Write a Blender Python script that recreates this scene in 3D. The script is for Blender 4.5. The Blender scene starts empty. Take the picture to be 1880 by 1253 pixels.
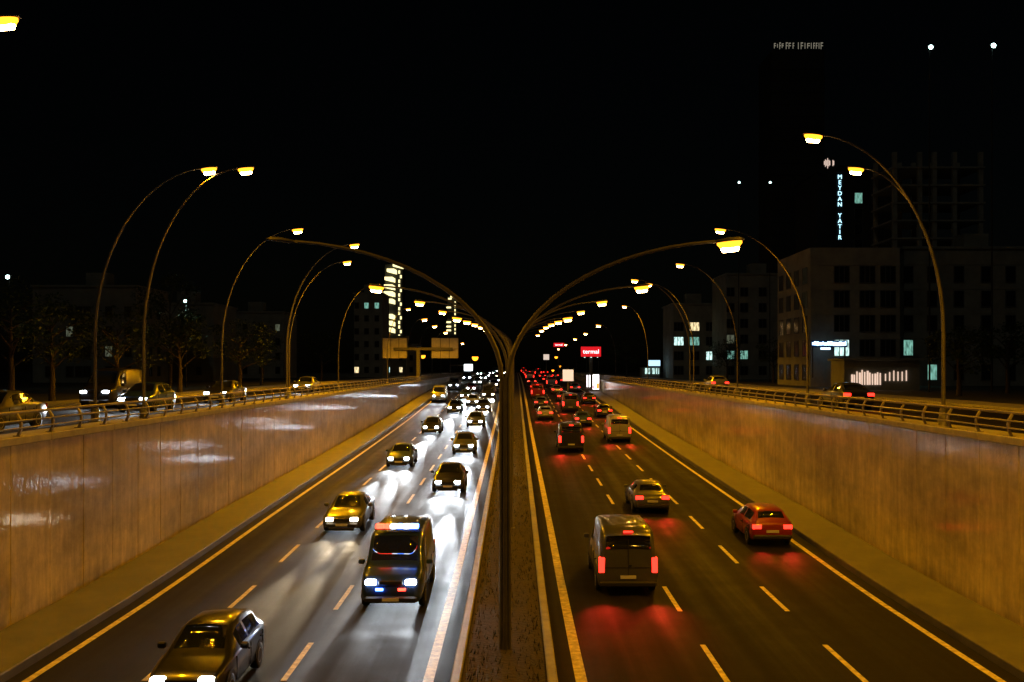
import bpy, math, random
from mathutils import Vector, Matrix

# ------------------------------------------------------------------ camera, sky, added facade fill, exposure
sc = bpy.context.scene
COL = sc.collection
F = 1828.0            # focal length in pixels of the 1880 px wide photograph
CZ = 7.6              # camera height above the lowest point of the sunken road

cam_d = bpy.data.cameras.new('camera')
cam = bpy.data.objects.new('camera', cam_d)
COL.objects.link(cam)
cam.location = (0, 0, CZ)
cam.rotation_euler = (math.radians(90), 0, 0)
cam_d.sensor_width = 36.0
cam_d.lens = F * 36.0 / 1880.0
cam_d.shift_x = -5.0 / 1880.0
cam_d.shift_y = 48.5 / 1880.0
cam_d.clip_start = 0.1
cam_d.clip_end = 6000
sc.camera = cam

world = bpy.data.worlds.new('World')
sc.world = world
world.use_nodes = True
wn = world.node_tree
wn.nodes.clear()
sky = wn.nodes.new('ShaderNodeTexSky')
sky.sky_type = 'NISHITA'
sky.sun_disc = False
sky.sun_elevation = math.radians(8)
sky.sun_rotation = math.radians(200)
bg = wn.nodes.new('ShaderNodeBackground')
bg.inputs['Strength'].default_value = 0.0002
wo = wn.nodes.new('ShaderNodeOutputWorld')
wn.links.new(sky.outputs[0], bg.inputs[0])
wn.links.new(bg.outputs[0], wo.inputs[0])

sun_d = bpy.data.lights.new('facade_fill', 'SUN')  # added fill lamp standing in for city glow, lifts the facades
sun_d.energy = 0.028
sun_d.angle = math.radians(0.5)
sun_d.color = (1.0, 0.98, 0.80)
sun = bpy.data.objects.new('facade_fill', sun_d)
COL.objects.link(sun)
sun.rotation_euler = (math.radians(50), 0, math.radians(-20))

sc.view_settings.view_transform = 'Standard'
sc.view_settings.look = 'None'
sc.view_settings.exposure = 0.0
sc.view_settings.gamma = 1.0
sc.view_settings.use_curve_mapping = False
sc.render.engine = 'CYCLES'
cy = sc.cycles
cy.use_denoising = True
cy.max_bounces = 5
cy.diffuse_bounces = 2
cy.glossy_bounces = 3
cy.sample_clamp_indirect = 4.0
cy.caustics_reflective = False
cy.caustics_refractive = False

SODIUM = (1.0, 0.41, 0.001)
SIDE_W = 3900.0
MEDIAN_W = 130.0
BEAM_W = 26000.0

# ------------------------------------------------------------------ helpers
R = random.Random(7)

def PX(px, d): return (px - 945.0) * d / F
def PZ(py, d): return CZ - (py - 675.0) * d / F

KNOTS = [(-80, 0), (30, 0), (49, .4), (77, .95), (110, 1.75), (130, 2.4), (160, 3.25), (200, 4.15),
         (260, 4.9), (320, 5.2), (370, 5.3), (430, 5.3), (520, 4.0), (700, -3.0), (900, -8.0), (1300, -12.0), (4000, -12.0)]
def _interp(K, y):
    if y <= K[0][0]: return K[0][1]
    for i in range(len(K) - 1):
        (a, za), (b, zb) = K[i], K[i + 1]
        if y <= b:
            p0 = K[i - 1] if i > 0 else K[i]
            p3 = K[i + 2] if i + 2 < len(K) else K[i + 1]
            m1 = (zb - p0[1]) / max(b - p0[0], 1e-6)
            m2 = (p3[1] - za) / max(p3[0] - a, 1e-6)
            t = (y - a) / (b - a); h = b - a
            return ((2*t**3 - 3*t*t + 1) * za + (t**3 - 2*t*t + t) * h * m1 +
                    (-2*t**3 + 3*t*t) * zb + (t**3 - t*t) * h * m2)
    return K[-1][1]
def ROADZ(y): return _interp(KNOTS, y)
GROUND = 5.3
def GZ(y): return GROUND if y < 400 else ROADZ(y) + (0.0)

def link(o, parent=None):
    COL.objects.link(o)
    if parent: o.parent = parent
    return o

def tag(o, label=None, cat=None, group=None, kind=None):
    if label: o['label'] = label
    if cat: o['category'] = cat
    if group: o['group'] = group
    if kind: o['kind'] = kind
    return o

def thing(name, label, cat, loc=(0, 0, 0), rz=0, group=None):
    o = bpy.data.objects.new(name, None)
    o.empty_display_size = 0.3
    link(o)
    o.location = loc; o.rotation_euler = (0, 0, rz)
    return tag(o, label, cat, group)

class MB:
    def __init__(s): s.v = []; s.f = []; s.sm = []
    def add(s, vs, fs, smooth=False):
        n = len(s.v); s.v += [tuple(v) for v in vs]
        for f in fs:
            s.f.append([i + n for i in f]); s.sm.append(smooth)
        return s
    def box(s, a, b):
        x0, y0, z0 = a; x1, y1, z1 = b
        s.add([(x0,y0,z0),(x1,y0,z0),(x1,y1,z0),(x0,y1,z0),(x0,y0,z1),(x1,y0,z1),(x1,y1,z1),(x0,y1,z1)],
              [(0,3,2,1),(4,5,6,7),(0,1,5,4),(1,2,6,5),(2,3,7,6),(3,0,4,7)])
        return s
    def bbox(s, a, b, c=.02):
        # box with chamfered edges all round
        import itertools
        x0, y0, z0 = a; x1, y1, z1 = b
        c = min(c, (x1-x0)*.45, (y1-y0)*.45, (z1-z0)*.45)
        P = []
        for zz, cc in ((z0, c), (z0 + c, 0), (z1 - c, 0), (z1, c)):
            xa, xb, ya, yb = x0 + cc, x1 - cc, y0 + cc, y1 - cc
            k = c if cc == 0 else c * .5
            P.append([(xa+k,ya,zz),(xb-k,ya,zz),(xb,ya+k,zz),(xb,yb-k,zz),(xb-k,yb,zz),(xa+k,yb,zz),(xa,yb-k,zz),(xa,ya+k,zz)])
        vs = [p for r in P for p in r]; fs = []
        for i in range(3):
            for j in range(8):
                fs.append((i*8+j, i*8+(j+1)%8, (i+1)*8+(j+1)%8, (i+1)*8+j))
        fs.append(tuple(range(7, -1, -1))); fs.append(tuple(range(24, 32)))
        return s.add(vs, fs)
    def tube(s, pts, rad, n=8, smooth=True, caps=True):
        pts = [Vector(p) for p in pts]
        if not hasattr(rad, '__len__'): rad = [rad] * len(pts)
        vs = []; up = Vector((0.13, 0.21, 0.97))
        for i, p in enumerate(pts):
            d = (pts[min(i+1, len(pts)-1)] - pts[max(i-1, 0)]).normalized()
            a = d.cross(up)
            if a.length < .2: a = d.cross(Vector((1, 0, 0)))
            a.normalize(); b = d.cross(a)
            for k in range(n):
                t = 2*math.pi*k/n
                vs.append(p + a*math.cos(t)*rad[i] + b*math.sin(t)*rad[i])
        fs = [(i*n+k, i*n+(k+1)%n, (i+1)*n+(k+1)%n, (i+1)*n+k) for i in range(len(pts)-1) for k in range(n)]
        s.add(vs, fs, smooth)
        if caps:
            m = (len(pts)-1)*n
            s.add(vs[:n], [tuple(range(n-1, -1, -1))]); s.add(vs[m:], [tuple(range(n))])
        return s
    def lathe(s, prof, n=16, axis='z', c=(0, 0, 0)):
        vs = []
        for r, h in prof:
            for k in range(n):
                t = 2*math.pi*k/n; u, w = r*math.cos(t), r*math.sin(t)
                p = {'z': (u, w, h), 'x': (h, u, w), 'y': (u, h, w)}[axis]
                vs.append((p[0]+c[0], p[1]+c[1], p[2]+c[2]))
        fs = [(i*n+k, i*n+(k+1)%n, (i+1)*n+(k+1)%n, (i+1)*n+k) for i in range(len(prof)-1) for k in range(n)]
        fs.append(tuple(range(n))); fs.append(tuple(range((len(prof)-1)*n, len(prof)*n)))
        return s.add(vs, fs, True)
    def mesh(s, name, mat):
        m = bpy.data.meshes.new(name)
        m.from_pydata(s.v, [], s.f)
        m.polygons.foreach_set('use_smooth', s.sm)
        m.update()
        if mat: m.materials.append(mat)
        return m
    def build(s, name, mat, parent=None):
        return link(bpy.data.objects.new(name, s.mesh(name, mat)), parent)

def inst(name, mesh, parent=None, loc=(0, 0, 0), rot=(0, 0, 0), scale=None):
    o = bpy.data.objects.new(name, mesh)
    link(o, parent); o.location = loc; o.rotation_euler = rot
    if scale: o.scale = scale
    return o

KIDS = {}
def copy_tree(o, parent=None):
    c = o.copy(); COL.objects.link(c)
    if parent: c.parent = parent
    for ch in list(o.children): copy_tree(ch, c)
    return c

ORD = ['nearest', 'second', 'third', 'fourth', 'fifth', 'sixth', 'seventh', 'eighth', 'ninth', 'tenth',
       'eleventh', 'twelfth', 'thirteenth', 'fourteenth', 'fifteenth', 'sixteenth', 'seventeenth', 'eighteenth']

# ------------------------------------------------------------------ materials
MATS = {}
def mat(name, col, rough=.6, metal=0., spec=.5, coat=0., var=None, bump=None, mapping=None, mottle=0., mcol=None, emis=None, es=0.):
    if name in MATS: return MATS[name]
    m = bpy.data.materials.new(name); m.use_nodes = True
    nt = m.node_tree; b = nt.nodes['Principled BSDF']
    b.inputs['Base Color'].default_value = (*col, 1)
    b.inputs['Roughness'].default_value = rough
    b.inputs['Metallic'].default_value = metal
    b.inputs['Specular IOR Level'].default_value = spec
    b.inputs['Coat Weight'].default_value = coat
    b.inputs['Coat Roughness'].default_value = .08
    tc = nt.nodes.new('ShaderNodeTexCoord'); mp = nt.nodes.new('ShaderNodeMapping')
    nt.links.new(tc.outputs['Object'], mp.inputs[0])
    if mapping: mp.inputs['Scale'].default_value = mapping
    if var:
        n = nt.nodes.new('ShaderNodeTexNoise'); n.inputs['Scale'].default_value = var
        n.inputs['Detail'].default_value = 6; n.inputs['Roughness'].default_value = .65
        nt.links.new(mp.outputs[0], n.inputs['Vector'])
        r = nt.nodes.new('ShaderNodeValToRGB')
        d = mcol or tuple(c * (1 - mottle) for c in col)
        r.color_ramp.elements[0].position = .3; r.color_ramp.elements[0].color = (*d, 1)
        r.color_ramp.elements[1].position = .7; r.color_ramp.elements[1].color = (*[min(1, c * (1 + mottle * .5)) for c in col], 1)
        nt.links.new(n.outputs[0], r.inputs[0]); nt.links.new(r.outputs[0], b.inputs['Base Color'])
        rr = nt.nodes.new('ShaderNodeMapRange'); rr.inputs['To Min'].default_value = rough * .75; rr.inputs['To Max'].default_value = min(1, rough * 1.25)
        nt.links.new(n.outputs[0], rr.inputs['Value']); nt.links.new(rr.outputs[0], b.inputs['Roughness'])
    if bump:
        n2 = nt.nodes.new('ShaderNodeTexNoise'); n2.inputs['Scale'].default_value = bump[0]; n2.inputs['Detail'].default_value = 4
        nt.links.new(mp.outputs[0], n2.inputs['Vector'])
        bm = nt.nodes.new('ShaderNodeBump'); bm.inputs['Strength'].default_value = bump[1]; bm.inputs['Distance'].default_value = bump[2] if len(bump) > 2 else .02
        nt.links.new(n2.outputs[0], bm.inputs['Height']); nt.links.new(bm.outputs[0], b.inputs['Normal'])
    if emis:
        b.inputs['Emission Color'].default_value = (*emis, 1)
        b.inputs['Emission Strength'].default_value = es
    MATS[name] = m
    return m

def glow(name, col, strength):
    return mat(name, tuple(min(.8, c) for c in col), .4, emis=col, es=strength)

asphalt = mat('asphalt', (.019, .017, .012), .72, spec=.08, var=.9, mottle=.28, bump=(160, .35, .008))
# worn wheel paths and oil lines along the lanes: slow variation across, long variation along
def lane_wear(m):
    nt = m.node_tree; b = nt.nodes['Principled BSDF']
    tc = nt.nodes.new('ShaderNodeTexCoord'); mp = nt.nodes.new('ShaderNodeMapping')
    mp.inputs['Scale'].default_value = (1.3, .018, 1)
    nt.links.new(tc.outputs['Object'], mp.inputs[0])
    n = nt.nodes.new('ShaderNodeTexNoise'); n.inputs['Scale'].default_value = 1.0; n.inputs['Detail'].default_value = 5
    nt.links.new(mp.outputs[0], n.inputs['Vector'])
    mr = nt.nodes.new('ShaderNodeMapRange'); mr.inputs['From Min'].default_value = .3; mr.inputs['From Max'].default_value = .7
    mr.inputs['To Min'].default_value = .6; mr.inputs['To Max'].default_value = 1.25
    nt.links.new(n.outputs[0], mr.inputs['Value'])
    src = b.inputs['Base Color'].links[0].from_socket
    mul = nt.nodes.new('ShaderNodeVectorMath'); mul.operation = 'SCALE'
    nt.links.new(src, mul.inputs[0]); nt.links.new(mr.outputs[0], mul.inputs['Scale'])
    nt.links.new(mul.outputs[0], b.inputs['Base Color'])
    src = b.inputs['Roughness'].links[0].from_socket
    ml = nt.nodes.new('ShaderNodeMath'); ml.operation = 'MULTIPLY'
    mr2 = nt.nodes.new('ShaderNodeMapRange'); mr2.inputs['From Min'].default_value = .3; mr2.inputs['From Max'].default_value = .7
    mr2.inputs['To Min'].default_value = .7; mr2.inputs['To Max'].default_value = 1.2
    nt.links.new(n.outputs[0], mr2.inputs['Value'])
    nt.links.new(src, ml.inputs[0]); nt.links.new(mr2.outputs[0], ml.inputs[1])
    nt.links.new(ml.outputs[0], b.inputs['Roughness'])
lane_wear(asphalt)
paint_w = mat('road_paint', (.80, .68, .42), .6, var=5, mottle=.6, bump=(90, .3, .005))
kerb_m = mat('kerb_concrete', (.38, .36, .31), .65, var=1.6, mottle=.35, bump=(25, .4, .02))
apron_m = mat('apron_concrete', (.13, .125, .10), .6, var=.8, mottle=.4, bump=(30, .4, .02))
wall_m = mat('glazed_wall_panel', (.60, .50, .27), .5, spec=.4, coat=.6, var=1.2, mottle=.3, bump=(14.0, .6, .02), mapping=(2.2, 2.2, .8))
def wall_streaks(m):
    nt = m.node_tree; b = nt.nodes['Principled BSDF']
    tc = nt.nodes.new('ShaderNodeTexCoord'); src = b.inputs['Base Color'].links[0].from_socket
    for scl, lo, hi in (((1.7, 1.7, .10), .80, 1.10), ((.16, .16, .35), .62, 1.35)):
        mp = nt.nodes.new('ShaderNodeMapping'); mp.inputs['Scale'].default_value = scl
        nt.links.new(tc.outputs['Object'], mp.inputs[0])
        n = nt.nodes.new('ShaderNodeTexNoise'); n.inputs['Scale'].default_value = 1.0; n.inputs['Detail'].default_value = 5; n.inputs['Roughness'].default_value = .7
        nt.links.new(mp.outputs[0], n.inputs['Vector'])
        mr = nt.nodes.new('ShaderNodeMapRange'); mr.inputs['From Min'].default_value = .35; mr.inputs['From Max'].default_value = .65
        mr.inputs['To Min'].default_value = lo; mr.inputs['To Max'].default_value = hi
        nt.links.new(n.outputs[0], mr.inputs['Value'])
        mul = nt.nodes.new('ShaderNodeVectorMath'); mul.operation = 'SCALE'
        nt.links.new(src, mul.inputs[0]); nt.links.new(mr.outputs[0], mul.inputs['Scale'])
        src = mul.outputs[0]
    nt.links.new(src, b.inputs['Base Color'])
    # uneven glaze: ripples that break reflections into jagged glints
    mp = nt.nodes.new('ShaderNodeMapping'); mp.inputs['Scale'].default_value = (3.2, 3.2, 1.6)
    nt.links.new(tc.outputs['Object'], mp.inputs[0])
    n = nt.nodes.new('ShaderNodeTexNoise'); n.inputs['Scale'].default_value = 1.6; n.inputs['Detail'].default_value = 3
    nt.links.new(mp.outputs[0], n.inputs['Vector'])
    bm = nt.nodes.new('ShaderNodeBump'); bm.inputs['Strength'].default_value = 1.0; bm.inputs['Distance'].default_value = .010
    nt.links.new(n.outputs[0], bm.inputs['Height']); nt.links.new(bm.outputs[0], b.inputs['Coat Normal'])
wall_streaks(wall_m)
coping_m = mat('coping_concrete', (.42, .39, .32), .7, var=1.4, mottle=.3, bump=(20, .4, .02))
soil_m = mat('median_soil', (.050, .036, .022), .95, var=2.0, mottle=.5, bump=(9, .8, .08))
ground_m = mat('city_ground', (.045, .045, .04), .9, var=.3, mottle=.4, bump=(4, .5, .05))
steel = mat('galvanised_pole', (.13, .125, .11), .5, metal=.3, var=4, mottle=.2)
railm = mat('rail_steel', (.30, .27, .22), .45, metal=.35, var=5, mottle=.3)
darkst = mat('dark_housing', (.06, .06, .06), .5, var=5, mottle=.3)
drain_m = mat('drain_dark', (.02, .018, .015), .9, var=3, mottle=.5)  # near-black tone for the drain channel and panel backing
tyre_m = mat('tyre_rubber', (.02, .02, .02), .8, bump=(60, .3, .01))
rim_m = mat('wheel_rim', (.45, .45, .46), .3, metal=.9)
glass_m = mat('car_glass', (.012, .014, .016), .06, spec=.8, coat=.4)
trim_m = mat('black_trim', (.02, .02, .02), .5)
plate_m = mat('number_plate', (.7, .7, .7), .5)
PAINTS = [mat('paint_' + n, c, .3, metal=mt, coat=.8) for n, c, mt in
          (('white', (.72, .72, .70), 0), ('silver', (.42, .43, .44), .6), ('black', (.02, .02, .022), .2), ('grey', (.13, .135, .14), .5),
           ('blue', (.03, .06, .16), .3), ('red', (.28, .02, .02), .1), ('beige', (.38, .33, .25), .2))]
PN = ['white', 'silver', 'black', 'dark grey', 'dark blue', 'red', 'beige']
head_cool = glow('headlamp_glow', (.82, .92, 1.0), 44)
head_warm = glow('warm_headlamp_glow', (1.0, .84, .58), 36)
tail_g = glow('tail_lamp_glow', (1.0, .022, .012), 5.0)
indi_g = glow('side_marker_glow', (1.0, .28, .03), 2.0)
tail_off = mat('tail_lamp_unlit', (.25, .01, .01), .2, coat=.6)
sod_bulb = glow('sodium_bulb', (1.0, .60, .22), 60)
sod_bowl = glow('sodium_bowl', (1.0, .33, .015), 3.6)
led_bulb = glow('cool_flood_glow', (.62, 1.0, .95), 14)
bar_r = glow('beacon_red', (1.0, .04, .02), 9)
bar_b = glow('beacon_blue', (.08, .25, 1.0), 14)
bar_w = glow('beacon_white', (.85, .92, 1.0), 12)

# ------------------------------------------------------------------ ground, road, markings
ys = [-40 + 4 * i for i in range(0, 120)] + [440 + 20 * i for i in range(0, 45)] + [1400, 1800, 2500, 4000]
def strip(x0, x1, zf, y0, y1, dz, nx=1):
    m = MB(); yy = [y0] + [y for y in ys if y0 < y < y1] + [y1]
    vs = []
    for y in yy:
        for i in range(nx + 1):
            vs.append((x0 + (x1 - x0) * i / nx, y, zf(y) + dz))
    fs = [(j*(nx+1)+i, j*(nx+1)+i+1, (j+1)*(nx+1)+i+1, (j+1)*(nx+1)+i) for j in range(len(yy)-1) for i in range(nx)]
    return m.add(vs, fs)
def prism_strip(x0, x1, zf, y0, y1, zb, zt, joint=None):
    # raised strip with a top and both sides, following the road
    m = MB(); yy = [y0] + [y for y in ys if y0 < y < y1] + [y1]
    vs = []
    c = .03
    for y in yy:
        z = zf(y)
        vs += [(x0, y, z+zb), (x0, y, z+zt-c), (x0+c, y, z+zt), (x1-c, y, z+zt), (x1, y, z+zt-c), (x1, y, z+zb)]
    fs = [(j*6+i, j*6+i+1, (j+1)*6+i+1, (j+1)*6+i) for j in range(len(yy)-1) for i in range(5)]
    fs += [(0, 1, 2, 3, 4, 5), tuple(range(len(vs)-1, len(vs)-7, -1))]
    return m.add(vs, fs)

MC = -0.25        # middle of the median
road = strip(-14.6, 14.6, ROADZ, -40, 1400, 0, 6).build('road', asphalt); tag(road, kind='structure')
g = strip(-2500, -14.6, lambda y: GZ(y), -40, 4000, 0, 3).build('ground', ground_m); tag(g, kind='structure')
g = strip(14.6, 2500, lambda y: GZ(y), -40, 4000, 0, 3).build('ground', ground_m); tag(g, kind='structure')
for s in (-1, 1):
    x0, x1 = sorted((s*16.6, s*26.5))
    side = strip(x0, x1, lambda y: GZ(y), -40, 420, .006, 4).build('side_road', asphalt); tag(side, kind='structure')
    for xx in (16.9, 26.1):
        strip(s*xx - .07, s*xx + .07, lambda y: GZ(y), -40, 330, .012).build('edge_line', paint_w, side)
    dm = MB().box((-.06, 0, 0), (.06, 3, .004)).mesh('lane_dash', paint_w)
    for k in range(22):
        inst('lane_dash', dm, side, (s*21.5, 10 + 9*k, GROUND + .011))
    x0, x1 = sorted((s*14.93, s*16.6))
    tag(prism_strip(x0, x1, lambda y: GZ(y), -40, 400, -.05, .14).build('pavement', kerb_m), kind='structure')
    x0, x1 = sorted((s*26.5, s*29.5))
    tag(prism_strip(x0, x1, lambda y: GZ(y), -40, 400, -.05, .15).build('pavement', kerb_m), kind='structure')
    # raised apron between the carriageway edge and the wall, with a dark drain slot at the wall foot
    x0, x1 = sorted((s*12.35, s*14.42))
    tag(prism_strip(x0, x1, ROADZ, -40, 330, -.05, .24).build('kerb_strip', apron_m), kind='structure')
    x0, x1 = sorted((s*14.42, s*14.6))
    tag(prism_strip(x0, x1, ROADZ, -40, 330, -.05, .10).build('drain_channel', drain_m), kind='structure')

# solid edge lines and lane dashes as flat paint on the road
for xa, w in ((-2.1, .26), (1.62, .28), (-11.85, .2), (11.8, .2)):
    strip(xa - w/2, xa + w/2, ROADZ, -40, 420, .006).build('edge_line', paint_w, road)
for xa, off in ((-5.62, 24.2), (-9.0, 24.2), (5.15, 24.0), (8.5, 24.0)):
    y = off - 14
    while y < 215:
        m = MB(); yy = [y, y + 1.1, y + 2.2, y + 3.3]; vs = []
        for q in yy: vs += [(xa - .075, q, ROADZ(q) + .006), (xa + .075, q, ROADZ(q) + .006)]
        m.add(vs, [(0,1,3,2),(2,3,5,4),(4,5,7,6)]).build('lane_dash', paint_w, road)
        y += 7.0

# median: kerbs and planted soil
for s, xe in ((-1, -1.52), (1, 1.02)):
    x0, x1 = sorted((xe, xe - s*.24))
    tag(prism_strip(x0, x1, ROADZ, -40, 420, -.05, .27).build('median_kerb', kerb_m), kind='structure')
m = MB(); vs = []; yy = [-40 + 1.2*i for i in range(300)]
for y in yy:
    for i in range(6):
        x = -1.28 + 2.06*i/5
        vs.append((x, y, ROADZ(y) + .17 + (.05*R.random() + .05 if 0 < i < 5 else 0)))
m.add(vs, [(j*6+i, j*6+i+1, (j+1)*6+i+1, (j+1)*6+i) for j in range(len(yy)-1) for i in range(5)], True)
tag(m.build('median_soil', soil_m), kind='structure')
grass_m = mat('dry_grass', (.055, .052, .022), .8, var=3, mottle=.4)
m = MB()
for k in range(5200):
    y = 14 + 90 * (R.random() ** 1.4); x = MC - .95 + 1.9 * R.random(); z = ROADZ(y) + .2
    a = R.random() * 6.28; h = .05 + .16 * R.random(); w = .012 + .015 * R.random(); lx, ly = (R.random()-.5)*.14, (R.random()-.5)*.14
    m.add([(x - w*math.cos(a), y - w*math.sin(a), z), (x + w*math.cos(a), y + w*math.sin(a), z), (x + lx, y + ly, z + h)], [(0, 1, 2)])
tag(m.build('median_grass', grass_m), 'low dry grass and weeds covering the dark soil of the central median', 'grass', kind='stuff')

# ------------------------------------------------------------------ retaining walls with panels and coping, and railings
PW = 2.44
for s, side in ((-1, 'left'), (1, 'right')):
    w = thing('retaining_wall', 'tall pale panelled retaining wall along the %s edge of the sunken road' % side, 'wall', (s*14.6, 0, 0), 0, 'retaining walls of the underpass')
    y = 2.0
    while y < 322:
        y1 = y + PW
        z0a, z0b = ROADZ(y) + .02, ROADZ(y1) + .02; zt = GROUND + .02
        if zt - z0b > .15:
            jx = (R.random() - .5) * .012
            xa, xb = s*(.0) + jx, s*.3
            g = .012; ya, yb = y + g, y1 - g; c = .015
            # panel as a box whose foot follows the slope, chamfered at the vertical edges
            P = [(xa + s*c, ya), (xa, ya + c), (xa, yb - c), (xa + s*c, yb), (xb, yb), (xb, ya)]
            vs = [(px, py, ROADZ(py)) for px, py in P] + [(px, py, zt) for px, py in P]
            fs = [(i, (i+1) % 6, 6 + (i+1) % 6, 6 + i) for i in range(6)] + [tuple(range(6)), tuple(range(11, 5, -1))]
            MB().add(vs, fs).build('panel', wall_m, w)
        y = y1
    MB().box((min(s*.05, s*.32), 2, -.1), (max(s*.05, s*.32), 330, GROUND - .05)).build('backing', drain_m, w)
    y = 2.0
    cm = MB().bbox((min(-s*.06, s*.36), .006, 0), (max(-s*.06, s*.36), 4.87, .24), .02).mesh('coping_stone', coping_m)
    while y < 322:
        inst('coping_stone', cm, w, (0, y, GROUND + .02)); y += 4.88
    # railing
    r = thing('railing', 'low steel railing with bowed posts on top of the %s underpass wall' % side, 'railing', (s*14.72, 0, GROUND + .26), 0, 'railings above the underpass walls')
    pm = MB(); prof = [(0, 0), (-.07, .16), (-.10, .34), (-.06, .52), (.04, .68)]
    vs = []; 
    for (px, pz) in prof:
        for dy, dx in ((-.05, -.035), (.05, -.035), (.05, .035), (-.05, .035)):
            vs.append((s*px + dx, dy, pz))
    fs = [(i*4+k, i*4+(k+1)%4, (i+1)*4+(k+1)%4, (i+1)*4+k) for i in range(4) for k in range(4)] + [(3,2,1,0), (16,17,18,19)]
    pm.add(vs, fs).bbox((-.11, -.09, 0), (.11, .09, .025), .005)
    pmesh = pm.mesh('post', railm)
    y = 9.0; n = 0
    while y < 322 and n < 160:
        inst('post', pmesh, r, (0, y, 0)); y += 2.05; n += 1
    for zz, xx, rr in ((.70, .05, .05), (.46, -.10, .028), (.24, -.10, .028)):
        MB().tube([(s*xx, 4, zz), (s*xx, 90, zz), (s*xx, 322, zz)], rr, 8).build('rail', railm, r)

# ------------------------------------------------------------------ street lamps
def add_light(parent, loc, energy, col, name='lamp_light', kind='SPOT', radius=.12, rot=(0, 0, 0), spot=164, blend=.5):
    d = bpy.data.lights.new(name, kind); d.energy = energy; d.color = col; d.shadow_soft_size = radius
    if spot: d.spot_size = math.radians(spot); d.spot_blend = blend
    o = bpy.data.objects.new(name, d); link(o, parent); o.location = loc
    if rot: o.rotation_euler = rot
    return o

def lamp_pole_mesh(reach, h, straight, r0=.075, r1=.03, double=None):
    # tapered column that bends over in one long arc towards +x
    pts = [(0, 0, 0), (0, 0, straight*.5), (0, 0, straight)]
    n = 14
    for k in range(1, n + 1):
        t = k / n * math.radians(84)
        # elliptical quarter arc
        pts.append((reach * (1 - math.cos(t)) / (1 - math.cos(math.radians(84))), 0, straight + (h - straight) * math.sin(t) / math.sin(math.radians(84))))
    m = len(pts); rad = [r0 + (r1 - r0) * i / (m - 1) for i in range(m)]
    return MB().tube(pts, rad, 10)
def head_meshes():
    h = MB()
    prof = [(-.42, .05, .03), (-.30, .11, .07), (0, .16, .11), (.28, .15, .10), (.40, .08, .05)]
    vs = []
    for x, hw, hh in prof:
        vs += [(x, -hw, 0), (x, -hw*.8, hh*.7), (x, 0, hh), (x, hw*.8, hh*.7), (x, hw, 0), (x, 0, -.01)]
    fs = [(i*6+k, i*6+(k+1)%6, (i+1)*6+(k+1)%6, (i+1)*6+k) for i in range(4) for k in range(6)] + [(0,1,2,3,4,5), (29,28,27,26,25,24)]
    h.add(vs, fs, True)
    b = MB()
    vs = []; rings = [(.33, .17, -.012), (.33, .17, -.07), (.25, .14, -.16), (.10, .06, -.20)]
    for a, w, z in rings:
        for k in range(14):
            t = 2*math.pi*k/14; vs.append((.02 + a*math.cos(t), w*math.sin(t), z))
    fs = [(i*14+k, i*14+(k+1)%14, (i+1)*14+(k+1)%14, (i+1)*14+k) for i in range(3) for k in range(14)] + [tuple(range(42, 56)), tuple(range(13, -1, -1))]
    b.add(vs, fs, True)
    return h.mesh('lamp_head', darkst), b.mesh('lens', sod_bowl)
HEAD, LENS = head_meshes()
BULB = MB().lathe([(.03, -.24), (.095, -.19), (.095, .19), (.03, .24)], 12, 'x').mesh('bulb', sod_bulb)
BASEM = MB().bbox((-.2, -.2, 0), (.2, .2, .05), .01).lathe([(.17, .05), (.17, .5), (.13, .62)], 12).mesh('base', steel)
DOORM = MB().bbox((-.06, -.185, .18), (.06, -.165, .42), .005).mesh('access_door', darkst)
PMESH = {}
def head_at(root, x, z, sx, sc_=1.0, lit=True):
    hd = inst('lamp_head', HEAD, root, (x, 0, z), (0, -sx*math.radians(6), 0 if sx > 0 else math.pi), (sc_,)*3)
    hd.rotation_euler = (0, math.radians(-6), 0 if sx > 0 else math.pi)
    if lit:
        inst('lens', LENS, hd)
        inst('bulb', BULB, hd, (.02, 0, -.185))
    return hd
def street_lamp(label, pole_x, y, lamp_x, lamp_z, energy, group, sc_=1.0, straight=.33):
    base = GZ(y) if abs(pole_x) > 14.6 else ROADZ(y) + .2
    reach = abs(lamp_x - pole_x) - .35; h = lamp_z - base
    rz = 0 if lamp_x > pole_x else math.pi
    o = thing('street_lamp', label, 'street lamp', (pole_x, y, base), rz, group)
    key = (round(reach, 1), round(h, 1), straight)
    if key not in PMESH: PMESH[key] = lamp_pole_mesh(key[0], key[1], key[1]*straight).mesh('pole', steel)
    inst('pole', PMESH[key], o); inst('base', BASEM, o); inst('access_door', DOORM, o)
    hd = head_at(o, key[0] + .38*sc_, key[1], 1, sc_)
    if energy: add_light(o, (key[0] + .42, 0, key[1] - .32), energy, SODIUM)
    return o

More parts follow.
